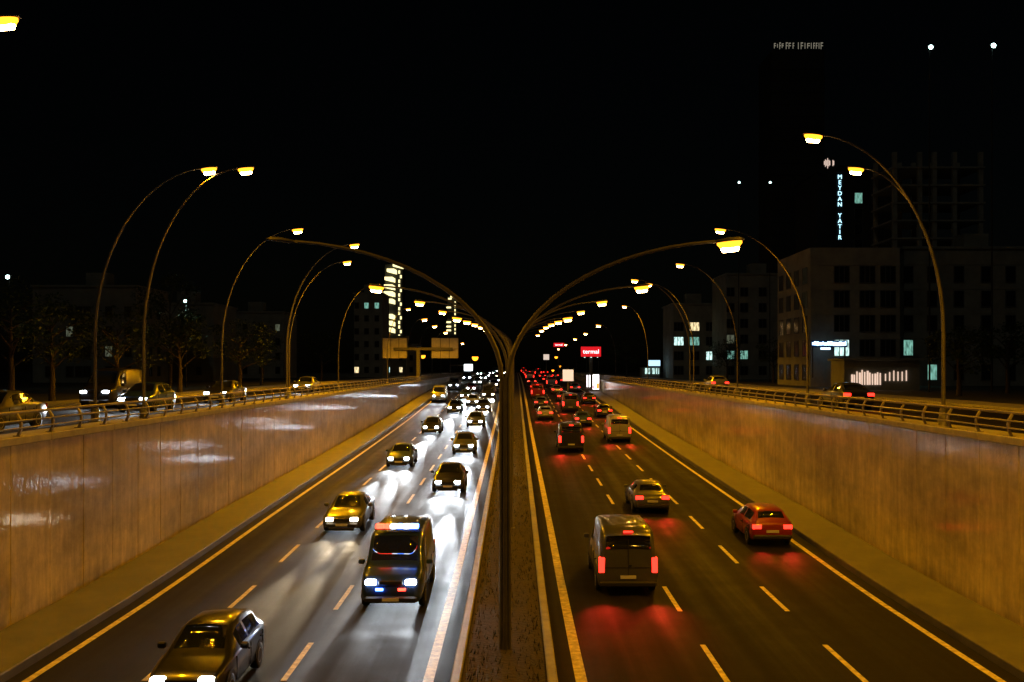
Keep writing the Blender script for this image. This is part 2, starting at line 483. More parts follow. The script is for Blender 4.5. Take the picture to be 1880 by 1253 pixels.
# side rows
rowL = [(24, -17.8, -12.4, 8.4), (42, -17.7, -12.9, 8.4), (60.5, -17.8, -13.3, 8.4), (79, -17.9, -13.3, 8.38), (101, -17.9, -14.0, 8.4),
        (142, -18.2, -15.2, 8.4), (172, -18.8, -15.8, 8.4), (200, -19.5, -16.4, 8.4), (236, -19.6, -16.6, 8.4), (290, -21.5, -17.8, 8.2), (341, -22, -18.2, 8.4)]
rowR = [(24, 17.8, 12.9, 8.4), (42, 18.1, 14.5, 8.4), (60.5, 17.8, 12.6, 8.4), (80, 17.9, 13.3, 8.35), (100, 18.0, 13.6, 8.4),
        (136, 18.2, 15.0, 8.4), (197, 20.0, 16.9, 8.4), (244, 20.6, 17.6, 8.4), (290, 21.0, 17.8, 8.4), (345, 21.4, 17.9, 8.0), (400, 21.6, 17.9, 7.6)]
for side, row in (('left', rowL), ('right', rowR)):
    for i, (d, px, lx, lz) in enumerate(row):
        far = d > 150
        k = {('right', 24): 1.5, ('right', 42): .35, ('right', 60.5): 2.0, ('right', 80): .5, ('left', 24): 1.1, ('left', 42): .45,
             ('left', 60.5): 1.3, ('left', 79): 2.8, ('left', 101): 2.0, ('right', 100): 1.8, ('right', 136): 2.0, ('left', 142): 3.5}.get((side, d), 1.0)
        street_lamp('%s tall curved sodium street lamp in the outer row on the %s side' % (ORD[i], side), px, d, lx, CZ + lz,
                    SIDE_W*k if d < 175 else 0, 'outer %s street lamps' % side, 1.0 if not far else 1.5)
inner = [(-1, 42, -15.65, -11.45, 8.4, 'left'), (-1, 68, -15.55, -11.05, 8.38, 'left'), (1, 36, 15.5, 10.8, 8.4, 'right'), (1, 92, 16.2, 11.2, 8.1, 'right')]  # extra lamps added at the zoom ghosts of other street lamps
seen = {}
for s, d, px, lx, lz, side in inner:
    k = seen.get(side, 0); seen[side] = k + 1
    street_lamp('%s added street lamp double at a zoom ghost behind the %s railing' % (('nearer', 'farther')[k], side), px, d, lx, CZ + lz,
                SIDE_W*.35, 'added street lamp doubles behind the railings')
# lamps far beyond the underpass where the road drops away
for i, (px, py, d, bx) in enumerate([(872, 655, 430, -21), (776, 672, 300, -30), (1015, 695, 620, 27), (1004, 700, 700, 25), (1027, 676, 560, 30), (1021, 655, 500, 23)]):
    x = PX(px, d); z = PZ(py, d); base = GZ(d)
    z = max(z, base + 6)
    o = thing('street_lamp', ['amber lamp glowing low above the left headlights', 'small amber lamp just above the left railing',
              'low amber lamp left of the white square sign', 'lowest amber lamp beside the far red taillights',
              'amber lamp over the far right taillights', 'small amber lamp under the little red sign'][i], 'street lamp', (x, d, base), 0, 'far amber street lamps')
    sgn = 1 if x < 0 else -1
    MB().tube([(-sgn*2, 0, 0), (-sgn*2, 0, (z-base)*.7), (-sgn*1.4, 0, (z-base)*.94), (0, 0, z-base)], [.12, .1, .08, .06], 8).build('pole', steel, o)
    inst('lamp_head', HEAD, o, (0, 0, z-base), scale=(2.4,)*3)
    inst('lens', LENS, o, (0, 0, z-base), scale=(2.4, 2.4, 5) if i else (4, 4, 9))

# median lamps: one column, two arms curving out over both carriageways
def median_lamp(label, y, reach, top, lit=(True, True), energy=MEDIAN_W, sc_=1.0):
    base = ROADZ(y) + .2; h = top - base
    o = thing('median_lamp', label, 'street lamp', (MC, y, base), 0, 'twin-armed street lamps on the median')
    key = ('m', round(reach, 1), round(h, 1))
    if key not in PMESH:
        PMESH[key] = lamp_pole_mesh(key[1], key[2], key[2]*.66, .075, .04).mesh('arm', steel)
    for sx, on in ((-1, lit[0]), (1, lit[1])):
        a = inst('arm', PMESH[key], o, (sx*.085, 0, 0), (0, 0, 0 if sx > 0 else math.pi))
        head_at(o, sx*(key[1] + .085 + .35), key[2], sx, sc_, on)
        if on and energy:
            add_light(o, (sx*(key[1] + .5), 0, key[2] - .32), energy, SODIUM)
    MB().tube([(0, 0, 0), (0, 0, .3), (0, 0, key[2]*.67)], [.12, .095, .075], 12).build('column', steel, o)
    MB().bbox((-.26, -.26, 0), (.26, .26, .05), .01).build('base', steel, o)
    return o
med = [(26, 5.4, 3.3, (False, True)), (44, 5.4, 3.6, (True, True)), (63, 5.3, 4.15, (True, True)), (83, 5.3, 4.7, (True, True)), (104, 5.3, 5.2, (True, True)),
       (126, 5.3, 5.9, (True, True)), (150, 5.3, 6.6, (True, True)), (176, 5.3, 7.2, (True, True)), (205, 5.3, 7.7, (True, True)), (240, 5.3, 7.9, (True, True))]
for i, (d, rc, rel, lit) in enumerate(med):
    median_lamp('%s curved twin-arm street lamp along the central median' % ORD[i], d, rc, CZ + rel, lit, MEDIAN_W if d < 160 else 0, 1.0 if d < 100 else 1.5)

# ------------------------------------------------------------------ vehicles
def lerp(a, b, t): return a + (b - a) * t
def car_proto(kind):
    """front at y=0 side, length along +y after centring; wheels on z=0"""
    if kind == 'sedan':
        L, W = 4.55, 1.80
        st = [(0, .60, .42, .62, .62, .55), (.06, .74, .30, .68, .69, .62), (.35, .84, .22, .76, .78, .66), (.9, .89, .20, .84, .88, .70), (1.35, .90, .20, .90, .94, .72),
              (1.75, .90, .20, .93, 1.20, .64), (2.15, .90, .20, .94, 1.40, .57), (2.6, .90, .20, .95, 1.44, .56), (3.1, .90, .20, .95, 1.42, .55),
              (3.45, .90, .20, .96, 1.34, .56), (3.85, .89, .22, .97, 1.05, .64), (4.15, .87, .24, .96, 1.00, .66), (4.45, .82, .30, .92, .95, .64), (4.55, .74, .40, .80, .82, .60)]
        cowl, rf, rb, tail, axles = 4, 6, 9, 10, (.85, 3.60)
    elif kind == 'hatchback':
        L, W = 4.1, 1.76
        st = [(0, .60, .42, .64, .64, .55), (.06, .74, .30, .72, .73, .62), (.35, .83, .22, .82, .84, .66), (.85, .87, .20, .90, .95, .70), (1.15, .88, .20, .94, 1.02, .70),
              (1.55, .88, .20, .97, 1.30, .62), (1.9, .88, .20, .98, 1.47, .57), (2.5, .88, .20, .99, 1.51, .56), (3.1, .88, .20, 1.0, 1.49, .56),
              (3.6, .87, .22, 1.01, 1.42, .56), (3.9, .86, .26, 1.02, 1.14, .64), (4.0, .84, .30, .98, 1.04, .66), (4.07, .82, .34, .90, .94, .66), (4.1, .76, .42, .80, .84, .62)]
        cowl, rf, rb, tail, axles = 4, 6, 9, 10, (.78, 3.32)
    else:
        L, W = 5.2, 2.02
        st = [(0, .70, .45, .80, .80, .62), (.06, .86, .34, .95, .97, .72), (.3, .95, .26, 1.05, 1.10, .80), (.7, .99, .24, 1.12, 1.20, .84), (.95, 1.0, .24, 1.18, 1.32, .86),
              (1.3, 1.0, .24, 1.22, 1.75, .84), (1.7, 1.0, .24, 1.25, 2.12, .82), (2.3, 1.0, .24, 1.25, 2.22, .84), (3.2, 1.0, .24, 1.25, 2.24, .85),
              (4.3, 1.0, .24, 1.25, 2.24, .85), (4.95, 1.0, .26, 1.25, 2.20, .84), (5.12, .99, .30, 1.22, 2.0, .84), (5.18, .97, .36, 1.1, 1.5, .86), (5.2, .92, .45, .95, .99, .84)]
        cowl, rf, rb, tail, axles = 4, 6, 10, 11, (.95, 4.2)
    def ring(a):
        y, hw, zb, zs, zr, rw = a
        half = [(hw*.86, zb), (hw*.97, zb+.10), (hw, lerp(zb, zs, .45)), (hw*.985, zs-.09), (hw*.94, zs),
                (lerp(hw*.94, rw, .92), lerp(zs, zr, .90)), (rw*.86, zr), (rw*.45, zr + (.018 if zr > zs + .1 else .02)), (0, zr + .028)]
        pts = [(x, y, z) for x, z in half] + [(-x, y, z) for x, z in reversed(half[:-1])]
        return pts
    # refine stations by linear interpolation for a smoother loft
    rings = [ring(a) for a in st]; n = len(rings[0])
    body = MB(); vs = [p for r_ in rings for p in r_]
    fs = [(i*n+k, (i+1)*n+k, (i+1)*n+k+1, i*n+k+1) for i in range(len(rings)-1) for k in range(n-1)]
    fs += [(i*n+n-1, (i+1)*n+n-1, (i+1)*n, i*n) for i in range(len(rings)-1)]
    fs += [tuple(range(n)), tuple(range(len(vs)-1, len(vs)-n-1, -1))]
    body.add(vs, fs, True)
    V = [Vector(p) for p in vs]
    def S(i, k): return V[i*n + k]
    def patch(i0, i1, k0, k1, u0=.0, u1=1., v0=.0, v1=1., off=.012):
        # a grid laid over the loft between stations i0..i1 and ring indices k0..k1
        def at(u, v):
            a = i0 + (i1 - i0)*u; i = min(int(a), i1-1); fu = a - i
            b = k0 + (k1 - k0)*v; k = min(int(b), k1-1); fv = b - k
            return S(i,k).lerp(S(i+1,k), fu).lerp(S(i,k+1).lerp(S(i+1,k+1), fu), fv)
        nu, nv = max(2, i1-i0), max(2, k1-k0); g = []
        for a in range(nu+1):
            for b in range(nv+1):
                g.append(at(lerp(u0, u1, a/nu), lerp(v0, v1, b/nv)))
        c = (at(.45, .5) - at(.55, .5)).cross(at(.5, .45) - at(.5, .55)).normalized()
        mid = sum(g, Vector()) / len(g)
        if c.dot(mid - Vector((0, L/2, .6))) < 0: c = -c
        m = len(g)
        vv = [p + c*off for p in g] + [p - c*.01 for p in g]
        ff = [(a*(nv+1)+b, a*(nv+1)+b+1, (a+1)*(nv+1)+b+1, (a+1)*(nv+1)+b) for a in range(nu) for b in range(nv)]
        # rim
        loop = [b for b in range(nv+1)] + [a*(nv+1)+nv for a in range(1, nu+1)] + [nu*(nv+1)+b for b in range(nv-1, -1, -1)] + [a*(nv+1) for a in range(nu-1, 0, -1)]
        ff += [(loop[j], loop[(j+1) % len(loop)], loop[(j+1) % len(loop)]+m, loop[j]+m) for j in range(len(loop))]
        return MB().add(vv, ff, k1 - k0 > 2)
    ctr = (n-1)//2
    parts = {}
    parts['body'] = [(body, None)]
    parts['windscreen'] = [(patch(cowl, rf, ctr-2, ctr+2, .10, .94), glass_m)]
    if kind == 'van':
        parts['rear_window'] = [(patch(11, 12, ctr-2, ctr+2, .0, .85, off=.02), glass_m)]
    else:
        parts['rear_window'] = [(patch(rb, tail, ctr-2, ctr+2, .08, .9), glass_m)]
    sw = []
    spans = ([(5, 7), (7, 9)] if kind != 'van' else [(5, 7)])
    for (a, b) in spans:
        for k0 in (4, ctr + (ctr - 5)):
            sw.append((patch(a, b, k0, k0+1, .06 if a > 5 else .22, .94, .10, .86, .008), glass_m))
    parts['side_window'] = sw
    # lamps
    zf = st[2][3] - .12; hwf = st[1][1]
    zr_ = (st[-3][3] - .14) if kind != 'van' else 1.05
    parts['headlight'] = [(MB().bbox((sx*hwf*.72 - .17, -.03, zf-.075), (sx*hwf*.72 + .17, .16, zf+.075), .03), 'head') for sx in (-1, 1)]
    hwt = st[-2][1]; th = .09 if kind != 'van' else .26; tw = .19 if kind != 'van' else .10
    parts['taillight'] = [(MB().bbox((sx*(hwt - tw) - tw, L-.16, zr_-th), (sx*(hwt - tw) + tw, L+.012, zr_+th), .025), 'tail') for sx in (-1, 1)]
    parts['bumper'] = [(MB().bbox((-hwf*.95, -.07, .30), (hwf*.95, .10, .50), .05), trim_m), (MB().bbox((-hwt*.97, L-.12, .32), (hwt*.97, L+.07, .52), .05), trim_m)]
    parts['grille'] = [(MB().bbox((-.38, -.035, zf-.08), (.38, .05, zf+.05), .02), trim_m)]
    parts['number_plate'] = [(MB().bbox((-.26, -.085, .36), (.26, -.068, .47), .004), plate_m), (MB().bbox((-.26, L+.012 if kind != 'van' else L+.004, .60), (.26, L+.03, .71), .004), plate_m)]
    parts['mirror'] = [(MB().bbox((sx*(st[5][1]+.10)-.10, st[5][0]-.05, st[5][3]+.02), (sx*(st[5][1]+.10)+.10, st[5][0]+.08, st[5][3]+.17), .03), None) for sx in (-1, 1)]
    hs = st[6][1]
    arch = []
    for ay in axles:
        for sx in (-1, 1):
            m = MB(); vs_ = []
            for r0, xo in ((.30, .006), (.40, .012), (.40, -.03)):
                for q in range(11):
                    t = math.pi*q/10; vs_.append((sx*(hs + xo - .008), ay + r0*math.cos(t), .325 + r0*math.sin(t)))
            m.add(vs_, [(i*11+q, i*11+q+1, (i+1)*11+q+1, (i+1)*11+q) for i in (0, 1) for q in range(10)])
            arch.append((m, trim_m))
    parts['wheel_arch'] = arch
    mid = (st[6][0] + st[8][0])/2
    seams = MB()
    for sx in (-1, 1):
        for yy in ((st[4][0]+.12, mid, st[9][0]+.05) if kind != 'van' else (1.25, 2.3, 3.3)):
            seams.box((min(sx*(hs-.02), sx*(hs+.004)), yy-.010, .34), (max(sx*(hs-.02), sx*(hs+.004)), yy+.010, st[6][3]-.09))
        for yy in (mid - .16, st[9][0] - .14):
            seams.box((min(sx*(hs-.01), sx*(hs+.03)), yy-.08, st[6][3]-.20), (max(sx*(hs-.01), sx*(hs+.03)), yy+.08, st[6][3]-.17))
    parts['door_trim'] = [(seams, trim_m)]
    if kind != 'van': low = MB().bbox((-.55, -.085, .18), (.55, -.02, .29), .02)
    for sx in ((-1, 1) if kind != 'van' else ()): low.bbox((sx*.66-.07, -.08, .30), (sx*.66+.07, -.03, .38), .02)
    if kind != 'van': parts['lower_grille'] = [(low, trim_m)]
    if kind == 'van':
        rd = MB().box((-.008, L-.01, .55), (.008, L+.008, 1.9)).bbox((-.12, L+.0, 1.02), (-.03, L+.03, 1.07), .008).box((-.75, L-.02, .96), (.75, L+.012, .98))
        parts['rear_door_trim'] = [(rd, trim_m)]
        parts['brake_light'] = [(MB().bbox((-.16, L-.10, 2.12), (.16, L-.03, 2.17), .01), 'tail')]
    parts['wiper'] = [(MB().tube([(-.5, st[cowl][0]+.05, st[cowl][4]+.03), (-.02, lerp(st[cowl][0], st[rf][0], .45), lerp(st[cowl][4], st[rf][4], .42)+.05)], .012, 5), trim_m)]
    return dict(L=L, W=W, parts=parts, axles=axles, hw=st[6][1], roof=st[7][4], zf=zf, hwf=hwf*.72, zt=zr_, hwt=hwt-tw)

TYRE = MB().lathe([(.20, -.105), (.30, -.11), (.325, -.08), (.325, .08), (.30, .11), (.20, .105)], 18, 'x').mesh('tyre', tyre_m)
RIMB = MB().lathe([(.20, -.10), (.20, .10), (.17, .112), (.15, .07), (.05, .08), (.03, .10)], 16, 'x')
RIM = RIMB.mesh('rim', rim_m)
PROTO = {}
def mesh_set(kind):
    if kind in PROTO: return PROTO[kind]
    d = car_proto(kind); ms = []
    for nm, lst in d['parts'].items():
        for mb, mt in lst:
            ms.append((nm, mb.mesh(nm, PAINTS[0] if (mt is None or isinstance(mt, str)) else mt), mt))
    d['meshes'] = ms; PROTO[kind] = d
    return d

def set_mat(o, m):
    o.material_slots[0].link = 'OBJECT'; o.material_slots[0].material = m

def vehicle(kind, label, x, y, toward, paint, group, z=None, warm=False, beams=0, tail_light=0, pitch=None, lamps='on', bw=1.0):
    """toward=True: nose faces the camera (-y)."""
    d = mesh_set(kind); L = d['L']
    zf = ROADZ if z is None else (lambda q: z)
    slope = math.atan2(zf(y + 2) - zf(y - 2), 4.0)
    names = {'sedan': 'sedan_car', 'hatchback': 'hatchback_car', 'van': 'van'}
    o = thing(names[kind], label, 'van' if kind == 'van' else 'car', (x, y, zf(y)), 0, group)
    # local frame: front at y=-L/2
    o.rotation_euler = (slope, 0, 0) if toward else (-slope, 0, math.pi)
    for nm, me, mt in d['meshes']:
        c = inst(nm, me, o, (0, -L/2, 0))
        if mt is None: set_mat(c, PAINTS[paint])
        elif mt == 'head': set_mat(c, (head_warm if warm else head_cool) if toward or lamps == 'all' else glass_m)
        elif mt == 'tail': set_mat(c, tail_off if toward else tail_g)
    for ay in d['axles']:
        for sx in (-1, 1):
            w = inst('wheel', TYRE, o, (sx*(d['hw']-.10), ay - L/2, .325)); w.name = 'tyre' 
            w.name = 'wheel'
            inst('rim', RIM, w, rot=(0, 0, 0 if sx > 0 else math.pi))
    if beams:
        hc = (1.0, .80, .52) if warm else (.86, .94, 1.0)
        for sx in ((-1, 1) if beams == 2 else (0,)):
            add_light(o, (sx*d['hwf'], -L/2 - .12, d['zf']), BEAM_W*bw*(1 if beams == 2 else 1.6), hc, 'headlight_beam', 'SPOT', .05,
                      (math.radians(90 - 1.7), 0, math.pi), 8, .9)
            add_light(o, (sx*d['hwf'], -L/2 - .12, d['zf']), BEAM_W*.035*bw, hc, 'dipped_beam', 'SPOT', .05, (math.radians(90 - 12), 0, math.pi), 34, 1)
    if tail_light:
        for sx in (-1, 1):
            add_light(o, (sx*d['hwt'], L/2 + .16, d['zt']), tail_light, (1.0, .03, .015), 'taillight_glow', 'SPOT', .08, (math.radians(64), 0, 0), 52, 1)
    return o

# oncoming traffic on the left carriageway. lanes: inner -3.9, middle -7.4, outer -10.5
g_on = 'oncoming cars with white headlights on the left carriageway'
amb = vehicle('van', 'dark blue emergency van with red, blue and white roof lightbar in the inner oncoming lane', -3.85, 33.5, True, 4, g_on, beams=2, bw=.35)
d = PROTO['van']
lb = MB().bbox((-.72, -.98, 2.27), (.72, -.70, 2.31), .01).build('lightbar', darkst, amb)
segs = [(bar_r, -.70, -.42), (bar_r, -.41, -.22), (bar_w, -.21, -.02), (bar_b, -.01, .20), (bar_w, .21, .40), (bar_b, .41, .70)]
for mt, a, b in segs:
    MB().bbox((a, -.97, 2.312), (b, -.71, 2.45), .02).build('beacon', mt, lb)
for mt, a in ((bar_b, -.35), (bar_r, .35)):
    MB().bbox((a-.12, -2.66, .68), (a+.12, -2.62, .76), .01).build('grille_beacon', mt, amb)
vehicle('sedan', 'dark grey sedan with warm headlights in the nearest part of the middle oncoming lane', -7.6, 46, True, 3, g_on, warm=True, beams=2, bw=.6)
vehicle('hatchback', 'black hatchback cut by the bottom edge in the middle oncoming lane', -7.35, 24.0, True, 2, g_on, warm=True, beams=2, bw=.25)
vehicle('sedan', 'black sedan with bright headlights following the emergency van in the inner oncoming lane', -3.75, 58, True, 2, g_on, beams=2, bw=1.6)
vehicle('hatchback', 'dark grey hatchback with bright headlights, third vehicle in the inner oncoming lane', -3.9, 78, True, 3, g_on, beams=2, bw=1.6)
vehicle('sedan', 'dark blue sedan with cool headlights, second car up the middle oncoming lane', -7.9, 70, True, 4, g_on, beams=2, bw=1.3)
vehicle('sedan', 'black sedan with headlights, third car up the middle oncoming lane', -7.9, 96, True, 2, g_on, beams=1, bw=1.2)
vehicle('sedan', 'grey sedan with headlights, fourth vehicle in the inner oncoming lane', -4.0, 103, True, 3, g_on, beams=1, bw=1.2)
vehicle('van', 'silver van with glaring headlights alone in the outer oncoming lane near the wall', -10.7, 142, True, 1, g_on, beams=2, bw=.8)
far_on = [(-3.9, 124), (-7.3, 122), (-5.6, 134), (-3.8, 146), (-7.2, 148), (-3.9, 164), (-7.4, 170), (-10.6, 176), (-3.9, 186), (-7.3, 196), (-3.8, 210), (-10.6, 222), (-7.3, 232),
          (-3.9, 246), (-7.3, 262), (-3.8, 285), (-10.6, 300), (-7.4, 320), (-3.9, 345), (-7.3, 372), (-3.9, 395)]
for i, (x, y) in enumerate(far_on):
    lane = {3: 'inner', 4: 'inner', 5: 'middle', 7: 'middle', 10: 'outer', 11: 'outer'}[int(abs(x)) if int(abs(x)) in (3, 4, 5, 7, 10) else 7]
    p = [3, 2, 1, 2, 4, 3, 5][i % 7]; k = ['sedan', 'hatchback', 'sedan', 'van'][i % 4]
    vehicle(k, '%s %s in the distant oncoming queue, %s one back, in the %s lane' % (PN[p], k, ['first'][0] if i == 0 else (ORD[i] if i < 18 else ['nineteenth', 'twentieth', 'twenty-first'][i-18]), lane),
            x, y, True, p, g_on, beams=1 if i < 7 else 0, bw=1.2, warm=(i % 5 == 3))

# traffic driving away on the right carriageway. lanes: inner 3.4, middle 6.85, outer 10.2
g_aw = 'cars with red taillights on the right carriageway'
vehicle('van', 'dark grey van with tall red taillights, nearest vehicle in the right carriageway inner lane', 3.75, 35.5, False, 3, g_aw, tail_light=420)
vehicle('sedan', 'dark grey sedan with red taillights in the right carriageway middle lane, nearest there', 6.75, 51, False, 3, g_aw, tail_light=240)
vehicle('hatchback', 'red hatchback with red taillights beside the right wall apron', 10.6, 43, False, 5, g_aw, tail_light=240)
vehicle('van', 'black van with red taillights, second vehicle in the right carriageway inner lane', 4.4, 80, False, 2, g_aw, tail_light=300)
vehicle('van', 'silver van with red taillights in the outer lane beside the right wall', 9.0, 88, False, 1, g_aw, tail_light=300)
vehicle('sedan', 'dark blue sedan with red taillights, second car in the right carriageway middle lane', 7.0, 104, False, 4, g_aw, tail_light=200)
far_aw = [(3.4, 112), (10.3, 116), (6.8, 124), (3.4, 130), (10.2, 138), (6.9, 143), (3.4, 150), (6.8, 162), (3.5, 172), (10.2, 170), (6.8, 186), (3.4, 198), (10.2, 205),
          (6.8, 214), (3.4, 228), (6.8, 246), (10.2, 252), (3.4, 268), (6.8, 290), (3.4, 315), (10.2, 330), (6.8, 352), (3.4, 380)]
for i, (x, y) in enumerate(far_aw):
    lane = 'inner' if x < 5 else ('middle' if x < 9 else 'outer')
    p = [1, 2, 3, 3, 2, 4, 5][i % 7]; k = ['hatchback', 'sedan', 'van', 'sedan'][i % 4]
    vehicle(k, '%s %s, %s back in the distant taillight queue, in the %s lane' % (PN[p], k, 'first' if i == 0 else (ORD[i] if i < 18 else ['nineteenth', 'twentieth', 'twenty-first', 'twenty-second', 'twenty-third'][i-18]), lane),
            x, y, False, p, g_aw, tail_light=200 if i < 6 else 0)

# side roads
g_sl = 'cars with headlights on the left side road'
for i, (x, y, k, p) in enumerate([(-19.0, 36.5, 'sedan', 3), (-19.2, 52, 'hatchback', 4), (-19.2, 66, 'sedan', 2), (-19.2, 92, 'sedan', 1), (-23.4, 58, 'van', 2)]):
    vehicle(k, ['dark grey sedan with headlights behind the left railing, nearest the left picture edge', 'dark blue hatchback with headlights on the left side road behind the railing',
                'black sedan with headlights on the left side road, third from the camera', 'silver sedan with headlights farthest up the left side road',
                'black van in the far lane of the left side road'][i], x, y, True, p, g_sl, z=GROUND + .006, beams=2 if i < 3 else 1, bw=.8)
vehicle('sedan', 'dark sedan with wide red taillights on the right side road behind the railing', 18.6, 56, False, 2, 'cars on the right side road', z=GROUND + .006, tail_light=50)
vehicle('hatchback', 'silver hatchback with taillights farther up the right side road', 19.4, 96, False, 1, 'cars on the right side road', z=GROUND + .006)
for o in list(bpy.data.objects):
    pass

# ------------------------------------------------------------------ text helper
def text_mesh(s, size, depth, material, name='lettering', spacing=1.0):
    c = bpy.data.curves.new(name, 'FONT'); c.body = s; c.size = size; c.extrude = depth; c.align_x = 'CENTER'; c.align_y = 'CENTER'
    c.space_character = spacing; c.resolution_u = 3
    o = bpy.data.objects.new(name, c); COL.objects.link(o)
    bpy.context.view_layer.update()
    me = bpy.data.meshes.new_from_object(o.evaluated_get(bpy.context.evaluated_depsgraph_get()))
    bpy.data.objects.remove(o); me.materials.clear(); me.materials.append(material); me.name = name
    return me

# ------------------------------------------------------------------ buildings
facade = mat('dull_render', (.36, .36, .30), .85, var=.5, mottle=.3, bump=(6, .4, .03))
facade2 = mat('grey_render', (.30, .31, .26), .85, var=.4, mottle=.35, bump=(6, .4, .03))
darkglass = mat('dark_window_glass', (.02, .022, .024), .12, spec=.6)
framem = mat('window_frame', (.12, .12, .11), .6)
darkclad = mat('dark_tower_cladding', (.03, .032, .032), .7, var=.3, mottle=.3)
conc = mat('raw_concrete', (.34, .35, .30), .85, var=.6, mottle=.35, bump=(8, .5, .03))
lit_teal = glow('lit_window_teal', (.30, .72, .58), .55)
lit_cool = glow('lit_window_cool', (.62, .95, .88), 1.3)
lit_warm = glow('lit_window_warm', (1.0, .78, .42), 1.2)
lit_dim = glow('lit_window_dim', (.40, .45, .30), .18)
lit_balc = glow('lit_balcony_soffit', (1.0, .86, .42), 1.7)
def curtains(m, scale):
    nt = m.node_tree; b = nt.nodes['Principled BSDF']
    es = b.inputs['Emission Strength'].default_value
    tc = nt.nodes.new('ShaderNodeTexCoord'); mp = nt.nodes.new('ShaderNodeMapping'); mp.inputs['Scale'].default_value = (4.5, 1, .9)
    nt.links.new(tc.outputs['Object'], mp.inputs[0])
    n = nt.nodes.new('ShaderNodeTexNoise'); n.inputs['Scale'].default_value = scale; n.inputs['Detail'].default_value = 3
    nt.links.new(mp.outputs[0], n.inputs['Vector'])
    mr = nt.nodes.new('ShaderNodeMapRange'); mr.inputs['From Min'].default_value = .38; mr.inputs['From Max'].default_value = .62
    mr.inputs['To Min'].default_value = es*.25; mr.inputs['To Max'].default_value = es*1.4
    nt.links.new(n.outputs[0], mr.inputs['Value']); nt.links.new(mr.outputs[0], b.inputs['Emission Strength'])
for q in (lit_teal, lit_cool, lit_warm, lit_dim): curtains(q, 1.3)
LITS = {'t': lit_teal, 'c': lit_cool, 'w': lit_warm, 'd': lit_dim}

WM = {}
def win_meshes(w, h, panes=2):
    k = (round(w, 2), round(h, 2), panes)
    if k in WM: return WM[k]
    t = .07
    f = MB(); f.box((-w/2-t, -.10, -h/2-t), (w/2+t, .04, -h/2)).box((-w/2-t, -.07, h/2), (w/2+t, .04, h/2+t))
    f.box((-w/2-t, -.07, -h/2), (-w/2, .04, h/2)).box((w/2, -.07, -h/2), (w/2+t, .04, h/2))
    for q in range(1, panes):
        x = -w/2 + w*q/panes; f.box((x-.04, -.06, -h/2), (x+.04, .04, h/2))
    p = MB().box((-w/2, -.02, -h/2), (w/2, .02, h/2))
    WM[k] = (f.mesh('window', framem), p.mesh('pane', darkglass))
    return WM[k]
def window(b, x, y, z, w, h, panes=2, lit=None, rz=0):
    fm, pm = win_meshes(w, h, panes)
    f = inst('window', fm, b, (x, y, z), (0, 0, rz)); p = inst('pane', pm, f)
    if lit: set_mat(p, LITS[lit])
    return f
def building(name, label, x0, x1, y0, dep, top, material, cols, storey=3.0, ww=1.5, wh=1.5, lit={}, base=None, side=None, roof=True, panes=2, balc=()):
    base = GZ(y0) - .05 if base is None else base
    b = thing(name, label, 'building', ((x0+x1)/2, y0, base), 0)
    hx = (x1-x0)/2; H = top - base
    MB().box((-hx, 0, 0), (hx, dep, H)).build('wall', material, b)
    if roof:
        MB().bbox((-hx-.25, -.25, H), (hx+.25, dep+.25, H+.35), .03).build('parapet', material, b)
        MB().bbox((-1.6, dep*.3, H+.35), (1.6, dep*.3+3, H+2.6), .03).build('stair_head', material, b)
    rows = int((H - 1.0) // storey)
    for r_ in range(rows):
        z = 1.75 + storey*r_
        for c, cx in enumerate(cols):
            window(b, cx - (x0+x1)/2, -.045, z, ww, wh, panes, lit.get((c, r_)))
        if r_ in balc or 'all' in balc:
            MB().box((-hx*.9, -.9, z - 1.25), (hx*.9, -.003, z - 1.10)).build('balcony_slab', material, b)
    if side:   # windows on the face turned to the road
        sx = -1 if side == 'left' else 1
        for r_ in range(rows):
            for q in range(int(dep // 3.6)):
                window(b, sx*(hx+.045), 2.2 + 3.6*q, 1.75 + storey*r_, ww, wh, panes, {0: None}.get(0) if R.random() > .06 else R.choice('tdw'), rz=sx*math.pi/2)
    for r_ in range(1, rows + 1):
        MB().box((-hx - .06, -.06, storey*r_ - .12), (hx + .06, -.002, storey*r_ + .06)).build('string_course', material, b)
    return b

D = 120
building('apartment_building', 'grey apartment block with a triple lit window behind the right side road', PX(1488, D), PX(1652, D), D, 15, PZ(455, D), facade,
         [PX(1545, D), PX(1592, D), PX(1630, D)], 2.95, 1.75, 1.9, {(0, 1): 'c'}, side='left', panes=3, roof=False)
D = 124
building('apartment_building', 'wide dark apartment block with three pale lit lower windows at the far right', PX(1660, D), PX(1990, D), D, 16, PZ(458, D), facade2,
         [PX(q, D) for q in (1667, 1711, 1760, 1810, 1855)], 3.05, 1.15, 1.9, {(0, 0): 't', (0, 1): 't', (1, 0): 't'}, side='left', panes=1)
D = 205
building('apartment_building', 'low block with scattered teal windows right of the red sign', PX(1236, D), PX(1325, D), D, 14, PZ(560, D), facade2,
         [PX(q, D) for q in (1246, 1275, 1305)], 3.0, 1.9, 1.7, {(0, 2): 'c', (1, 2): 't', (2, 1): 'c', (1, 3): 'w'}, panes=3)
D = 190
building('apartment_building', 'dark block with two small lit windows between curved street lamps on the right', PX(1334, D), PX(1470, D), D, 14, PZ(505, D), facade2,
         [PX(q, D) for q in (1341, 1366, 1400, 1440)], 3.0, 1.4, 1.6, {(0, 1): 't', (1, 1): 't', (0, 2): 'd'}, panes=2)
D = 210
tw = building('office_tower', 'dark tower carrying the white vertical lettering on the right', PX(1500, D), PX(1640, D), D, 16, PZ(318, D), darkclad,
         [PX(q, D) for q in (1576, 1608)], 3.3, 1.6, 2.2, {(0, 11): 't'}, panes=1)
